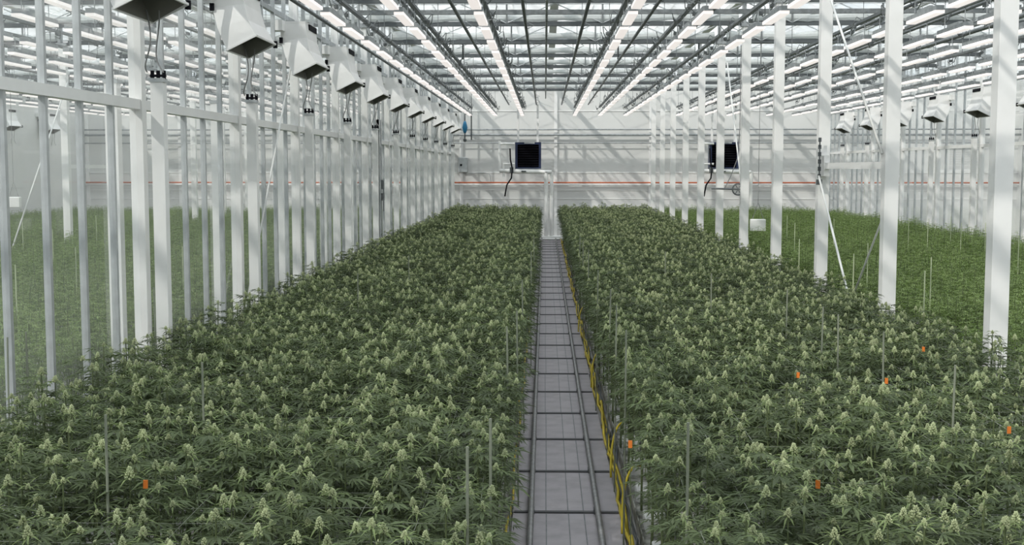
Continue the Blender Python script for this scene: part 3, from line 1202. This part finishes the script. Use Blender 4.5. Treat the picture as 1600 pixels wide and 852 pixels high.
def plant_variant(seed):
    rg = random.Random(seed)
    stem = MB()
    fol = MB()
    buds = []
    H = 1.52 + rg.uniform(-0.05, 0.05)
    stem.tube([(0, 0, 0.0), (0.01, 0.0, 0.5), (rg.uniform(-.02, .02), rg.uniform(-.02, .02), 1.0), (0, 0, H)], [0.013, 0.011, 0.008, 0.004], 5)
    tops = [(0.0, 0.0, H)]
    ns = 5
    a0 = rg.uniform(0, 6.28)
    for k in range(ns):
        a = a0 + k * 6.283 / ns + rg.uniform(-0.25, 0.25)
        r = rg.uniform(0.12, 0.21)
        hz = H - rg.uniform(0.02, 0.18)
        tx, ty = r * math.cos(a), r * math.sin(a)
        z0 = rg.uniform(0.55, 0.85)
        stem.tube([(0, 0, z0), (tx * 0.7, ty * 0.7, z0 + 0.2), (tx, ty, hz - 0.25), (tx, ty, hz)], [0.006, 0.005, 0.004, 0.003], 4)
        tops.append((tx, ty, hz))
    for (tx, ty, tz) in tops:
        buds.append((tx, ty, tz - 0.035, rg.randrange(3), rg.uniform(0, 6.28), rg.uniform(0.8, 1.3)))
        T = Vector((tx, ty, tz))
        fol.cur = 1
        for k in range(9):            # slender young leaves round the bud
            a = k * 2.4 + rg.uniform(-0.3, 0.3)
            e = rg.uniform(-0.1, 0.6)
            d = Vector((math.cos(a) * math.cos(e), math.sin(a) * math.cos(e), math.sin(e)))
            leaflet(fol, T + Vector((0, 0, -0.03 + 0.006 * (k % 4))), d, rg.uniform(0.05, 0.10), 0.011, rg.uniform(0.2, 0.9))
        fol.cur = 0
        for k in range(8):
            a = k * 2.4 + rg.uniform(-0.4, 0.4)
            o = T + Vector((0, 0, -0.05 - 0.035 * k))
            fan_leaf(fol, rg, o, a, rg.uniform(0.11, 0.155), rg.uniform(0.025, 0.085), rg.uniform(0.0, 0.35), 5 if k % 2 else 7)
    for k in range(26):
        a = rg.uniform(0, 6.28)
        r = rg.uniform(0.02, 0.18)
        fan_leaf(fol, rg, Vector((r * math.cos(a), r * math.sin(a), rg.uniform(0.80, 1.28))), a, rg.uniform(0.09, 0.13), rg.uniform(0.03, 0.10), rg.uniform(-0.2, 0.3), 7)
    for k in range(7):
        a = rg.uniform(0, 6.28)
        fan_leaf(fol, rg, Vector((0, 0, rg.uniform(0.35, 0.8))), a, rg.uniform(0.09, 0.12), rg.uniform(0.04, 0.12), rg.uniform(-0.3, 0.2), 5)
    return stem.mesh('stem', M['stem']), fol.mesh('foliage', [M['leaf'], M['young']]), buds, stem, fol


def leafy_variant(seed):
    rg = random.Random(seed)
    stem = MB()
    fol = MB()
    H = 1.50 + rg.uniform(-0.06, 0.08)
    stem.tube([(0, 0, 0.0), (0.01, 0.0, 0.6), (0, 0, H)], [0.011, 0.009, 0.004], 5)
    tops = [(0.0, 0.0, H)]
    a0 = rg.uniform(0, 6.28)
    for k in range(6):
        a = a0 + k * 6.283 / 6 + rg.uniform(-0.25, 0.25)
        r = rg.uniform(0.14, 0.25)
        hz = H - rg.uniform(0.02, 0.18)
        tx, ty = r * math.cos(a), r * math.sin(a)
        stem.tube([(0, 0, 0.7), (tx * 0.7, ty * 0.7, 0.95), (tx, ty, hz)], [0.005, 0.004, 0.003], 4)
        tops.append((tx, ty, hz))
    for (tx, ty, tz) in tops:
        T = Vector((tx, ty, tz))
        for k in range(9):
            fol.cur = 1 if k < 4 else 0
            a = k * 2.4 + rg.uniform(-0.4, 0.4)
            fan_leaf(fol, rg, T + Vector((0, 0, -0.03 * k)), a, rg.uniform(0.07, 0.09) if k < 4 else rg.uniform(0.10, 0.14), rg.uniform(0.01, 0.06), rg.uniform(0.1, 0.7), 5)
    fol.cur = 0
    for k in range(22):
        a = rg.uniform(0, 6.28)
        r = rg.uniform(0.02, 0.18)
        fan_leaf(fol, rg, Vector((r * math.cos(a), r * math.sin(a), rg.uniform(0.8, 1.3))), a, rg.uniform(0.11, 0.15), rg.uniform(0.03, 0.10), rg.uniform(-0.2, 0.3), 5)
    return stem.mesh('stem', M['stem']), fol.mesh('foliage', [M['gleaf'], M['gyoung']]), [], stem, fol


NV = 6
PV = [plant_variant(100 + i) for i in range(NV)]
GV = [leafy_variant(200 + i) for i in range(4)]


def joined(var, name, mats):
    """a whole plant as one mesh, for the uncountable far rows"""
    s = MB()
    for src, off in ((var[3], 0), (var[4], 1)):
        n = len(s.v)
        s.v += src.v
        s.f += [tuple(i + n for i in f) for f in src.f]
        s.mi += [off + m_ for m_ in src.mi]
    for (bx, by, bz, bi, rot, sc) in var[2]:
        bm_ = BUDS[bi]
        n = len(s.v)
        mt = Matrix.Translation((bx, by, bz)) @ Matrix.Rotation(rot, 4, 'Z') @ Matrix.Scale(sc, 4)
        s.v += [tuple(mt @ v.co) for v in bm_.vertices]
        s.f += [tuple(i + n for i in p.vertices) for p in bm_.polygons]
        s.mi += [3] * len(bm_.polygons)
    return bpy.data.objects.new(name, s.mesh(name, mats))


P_JOIN = [joined(v, 'plant_source', [M['stem'], M['leaf'], M['young'], M['bud']]) for v in PV]
G_JOIN = [joined(v, 'leafy_source', [M['stem'], M['gleaf'], M['gyoung'], M['bud']]) for v in GV]


def scatter(name, pts, sources, label, cat):
    me = bpy.data.meshes.new(name)
    me.from_pydata([p[0] for p in pts], [], [])
    for an, tp, idx in (('rot', 'FLOAT', 1), ('scl', 'FLOAT', 2), ('var', 'INT', 3)):
        at = me.attributes.new(an, tp, 'POINT')
        at.data.foreach_set('value', [p[idx] for p in pts])
    o = bpy.data.objects.new(name, me)
    COL.objects.link(o)
    ng = bpy.data.node_groups.new(name + '_nodes', 'GeometryNodeTree')
    ng.interface.new_socket('Geometry', in_out='INPUT', socket_type='NodeSocketGeometry')
    ng.interface.new_socket('Geometry', in_out='OUTPUT', socket_type='NodeSocketGeometry')
    N, L = ng.nodes, ng.links
    gi, go = N.new('NodeGroupInput'), N.new('NodeGroupOutput')
    jn = N.new('GeometryNodeJoinGeometry')

    def attr(nm, tp):
        a = N.new('GeometryNodeInputNamedAttribute')
        a.data_type = tp
        a.inputs['Name'].default_value = nm
        return a.outputs['Attribute']
    ar, asc, av = attr('rot', 'FLOAT'), attr('scl', 'FLOAT'), attr('var', 'INT')
    cx = N.new('ShaderNodeCombineXYZ')
    L.new(ar, cx.inputs['Z'])
    for k, src in enumerate(sources):
        oi = N.new('GeometryNodeObjectInfo')
        oi.inputs['Object'].default_value = src
        cmp_ = N.new('FunctionNodeCompare')
        cmp_.data_type = 'INT'
        cmp_.operation = 'EQUAL'
        isock = [q for q in cmp_.inputs if q.type == 'INT']
        L.new(av, isock[0])
        isock[1].default_value = k
        ip = N.new('GeometryNodeInstanceOnPoints')
        L.new(gi.outputs[0], ip.inputs['Points'])
        L.new(cmp_.outputs['Result'], ip.inputs['Selection'])
        L.new(oi.outputs['Geometry'], ip.inputs['Instance'])
        L.new(cx.outputs['Vector'], ip.inputs['Rotation'])
        L.new(asc, ip.inputs['Scale'])
        L.new(ip.outputs['Instances'], jn.inputs['Geometry'])
    L.new(jn.outputs['Geometry'], go.inputs[0])
    md = o.modifiers.new('plants', 'NODES')
    md.node_group = ng
    tag(o, label, cat, kind='stuff')
    return o


def in_view(p):
    u, v, d = project(p)
    return d > 0 and -40 < u < 1640 and v < 905


def bed(rows, y0, y1, step, seed):
    rg = random.Random(seed)
    out = []
    for ri, x in enumerate(rows):
        n = 0
        y = y0 + (ri % 2) * step * 0.5
        while y < y1:
            px, py = x + rg.uniform(-0.05, 0.05), y + rg.uniform(-0.06, 0.06)
            vis = in_view((px, py, 1.5))
            if vis:
                n += 1
            if vis or in_view((px, py, 0.9)) or in_view((px, py + 0.9, 1.5)):
                out.append(dict(x=px, y=py, row=ri, n=n, vis=vis, rot=rg.uniform(0, 6.28), scl=rg.uniform(0.93, 1.07), var=rg.randrange(100)))
            y += step
    return out


STEP = 0.41
left_rows = [-0.41 - 0.415 * i for i in range(9)]
right_rows = [0.85 + 0.415 * i for i in range(9)]
allp = []
for q in bed(left_rows, 4.0, 52.9, STEP, 1):
    q['bed'] = 'left'
    allp.append(q)
for q in bed(right_rows, 4.0, 52.9, STEP, 2):
    q['bed'] = 'right'
    allp.append(q)
allp.sort(key=lambda q: q['y'])
vis = [q for q in allp if q['vis']]
cut = vis[299]['y']
instp = []
cnt = 0
for q in allp:
    if q['vis'] and cnt < 300:
        cnt += 1
        st, fo, bd = PV[q['var'] % NV][:3]
        rowtxt = 'beside the aisle' if q['row'] == 0 else '%s row from aisle' % ordinal(q['row'] + 1)
        t = thing('flowering_plant', 'flowering plant with pale buds, %s bed, %s, %s from front' % (q['bed'], rowtxt, ordinal(q['n'])),
                  'plant', (q['x'], q['y'], 0.14 if q['row'] == 0 else 0.0), q['rot'], 'flowering plants in the %s bed' % q['bed'])
        s_ = q['scl'] * (0.91 if q['row'] == 0 else 1.0)
        t.scale = (s_, s_, s_)
        put(None, 'stem', st, t)
        put(None, 'foliage', fo, t)
        for (bx, by, bz, bi, rot, sc) in bd:
            o = put(None, 'flower_bud', BUDS[bi], t)
            o.location = (bx, by, bz)
            o.rotation_euler = (0, 0, rot)
            o.scale = (sc, sc, sc)
    elif q['y'] > cut - 0.5:
        instp.append(((q['x'], q['y'], 0.0), q['rot'], q['scl'], q['var'] % NV))
scatter('distant_flowering_plants', instp, P_JOIN, 'dense far rows of flowering plants reaching back to the wall', 'plants')

gp = []
grows = [(5.15 + 0.46 * i, 'right') for i in range(16)] + [(-4.85 - 0.46 * i, 'left') for i in range(35)]
for bi, (rows, nm) in enumerate(((([r for r, s_ in grows if s_ == 'right']), 'right'), (([r for r, s_ in grows if s_ == 'left']), 'left'))):
    for q in bed(rows, 8.0, 53.2, 0.46, 5 + bi):
        q['bed'] = nm
        gp.append(q)
gp = [q for q in gp if abs(q['x'] - XLC) > 0.3]
gp.sort(key=lambda q: q['y'] * q['y'] + q['x'] * q['x'])
insg = []
cnt = 0
for q in gp:
    if q['vis'] and cnt < 300:
        cnt += 1
        st, fo, bd = GV[q['var'] % 4][:3]
        where = 'beyond the right columns' if q['bed'] == 'right' else 'behind the left glass'
        t = thing('leafy_plant', 'bright green plant %s, %s row, %s from front' % (where, ['nearest', 'second', 'third', 'fourth', 'fifth', 'sixth', 'seventh', 'eighth', 'ninth', 'tenth', 'eleventh', 'twelfth', 'thirteenth', 'fourteenth', 'fifteenth', 'sixteenth'][min(q['row'], 15)], ordinal(q['n'])),
                  'plant', (q['x'], q['y'], 0.0), q['rot'], 'bright green plants %s' % where)
        t.scale = (q['scl'],) * 3
        put(None, 'stem', st, t)
        put(None, 'foliage', fo, t)
    else:
        insg.append(((q['x'], q['y'], 0.0), q['rot'], q['scl'], q['var'] % 4))
scatter('distant_leafy_plants', insg, G_JOIN, 'dense bright green crop filling the outer bays', 'plants')


# trellis nets over the beds
def net(xa, xb, y0, y1, z, pitch, label):
    s = MB()
    rg = random.Random(4)
    x = xa
    while x <= xb + 0.001:
        pts = []
        y = y0
        while y < y1:
            pts.append((x + rg.uniform(-0.02, 0.02), y, z + rg.uniform(-0.02, 0.02)))
            y += 1.2
        s.tube(pts, 0.0010, 3, cap=False)
        x += pitch
    y = y0
    while y < y1:
        s.tube([(xa, y, z), ((xa + xb) / 2, y + rg.uniform(-0.03, 0.03), z - 0.02), (xb, y, z)], 0.0010, 3, cap=False)
        y += pitch
    tag(s.build('trellis_net', M['string']), label, 'net', 'trellis nets')


net(-3.95, -0.35, 4.0, 34.0, 1.34, 0.30, 'white string trellis net stretched through the left bed')
net(0.80, 4.45, 4.0, 34.0, 1.34, 0.30, 'white string trellis net stretched through the right bed')

# canes
cane_me = MB()
cane_me.tube([(0, 0, 0), (0, 0, 1.86)], 0.0075, 6)
CM1 = cane_me.mesh('plant_cane', M['stake'])
cane_me = MB()
cane_me.tube([(0, 0, 0), (0, 0, 1.95)], 0.008, 5)
CM2 = cane_me.mesh('plant_cane', M['palestake'])
cl = [(163, 655), (317, 572), (797, 515), (765, 660), (810, 490), (819, 440), (830, 395), (835, 370), (905, 370), (912, 378), (919, 392), (932, 425),
      (950, 455), (962, 480), (977, 520), (1075, 665), (1283, 483), (1385, 523), (1314, 495), (1543, 462), (242, 452), (225, 458), (127, 487), (6, 532),
      (38, 522), (1488, 575), (729, 705), (1112, 430), (1040, 395), (640, 402), (560, 430), (1228, 455)]
cl.sort(key=lambda q: -q[1])
for i, (px, py) in enumerate(cl):
    p = on_z(px, py, 1.84)
    if px < 850:
        side = 'left'
    else:
        side = 'right'
    o = bpy.data.objects.new('plant_cane', CM1)
    COL.objects.link(o)
    o.location = (p.x, p.y, 0)
    o.rotation_euler = (R.uniform(-0.015, 0.015), R.uniform(-0.015, 0.015), 0)
    tag(o, 'thin grey green cane rising from the %s bed, %s nearest of all grey canes' % (side, ordinal(i + 1)), 'cane', 'grey canes')
pcl = [(1400, 397), (1455, 408), (1445, 430), (1356, 385), (1334, 402), (1242, 352), (1249, 378), (1420, 345), (1450, 350), (1486, 342), (1502, 352), (1570, 360),
       (1592, 372), (1230, 340), (1303, 345), (1540, 352), (1385, 350),
       (24, 420), (68, 372), (118, 392), (82, 362), (135, 455), (150, 340), (265, 352), (35, 350), (285, 390)]
for i, (px, py) in enumerate(pcl):
    p = on_z(px, py, 1.90)
    o = bpy.data.objects.new('plant_cane', CM2)
    COL.objects.link(o)
    o.location = (p.x, p.y, 0)
    n = (i + 1) if px > 800 else i - 16
    side = 'beyond the right columns' if px > 800 else 'behind the left glass'
    nm = sum(1 for (a, c) in pcl if (a > 800) == (px > 800) and a < px) + 1
    tag(o, 'thin pale cane in the green crop %s, %s from the left' % (side, ordinal(nm)), 'cane', 'pale canes')

# orange tags
tg = MB()
tg.box(-0.012, -0.003, 0, 0.012, 0.003, 0.045)
tg.cur = 1
tg.tube([(0, 0, -1.45), (0, 0, 0.0)], 0.003, 4)
TM = tg.mesh('plant_tag', [M['orange'], M['stem']])
for i, (px, py, lab) in enumerate(((985, 690, 'bright orange tag at the right plants beside the aisle'), (1385, 592, 'orange tag in the middle of the right bed'),
                                   (1443, 543, 'orange tag toward the back of the right bed'), (1577, 668, 'orange tag at the right picture edge in the right bed'),
                                   (1278, 752, 'leaning orange tag low in the right bed'), (227, 752, 'dull orange tag low in the left bed'),
                                   (1247, 583, 'small orange tag behind the front of the right bed'))):
    p = on_z(px, py, 1.52)
    o = bpy.data.objects.new('plant_tag', TM)
    COL.objects.link(o)
    o.location = (p.x, p.y, 1.48)
    o.rotation_euler = (R.uniform(-0.04, 0.04), R.uniform(-0.04, 0.04), R.uniform(-0.4, 0.4))
    tag(o, lab, 'tag', 'orange plant tags')
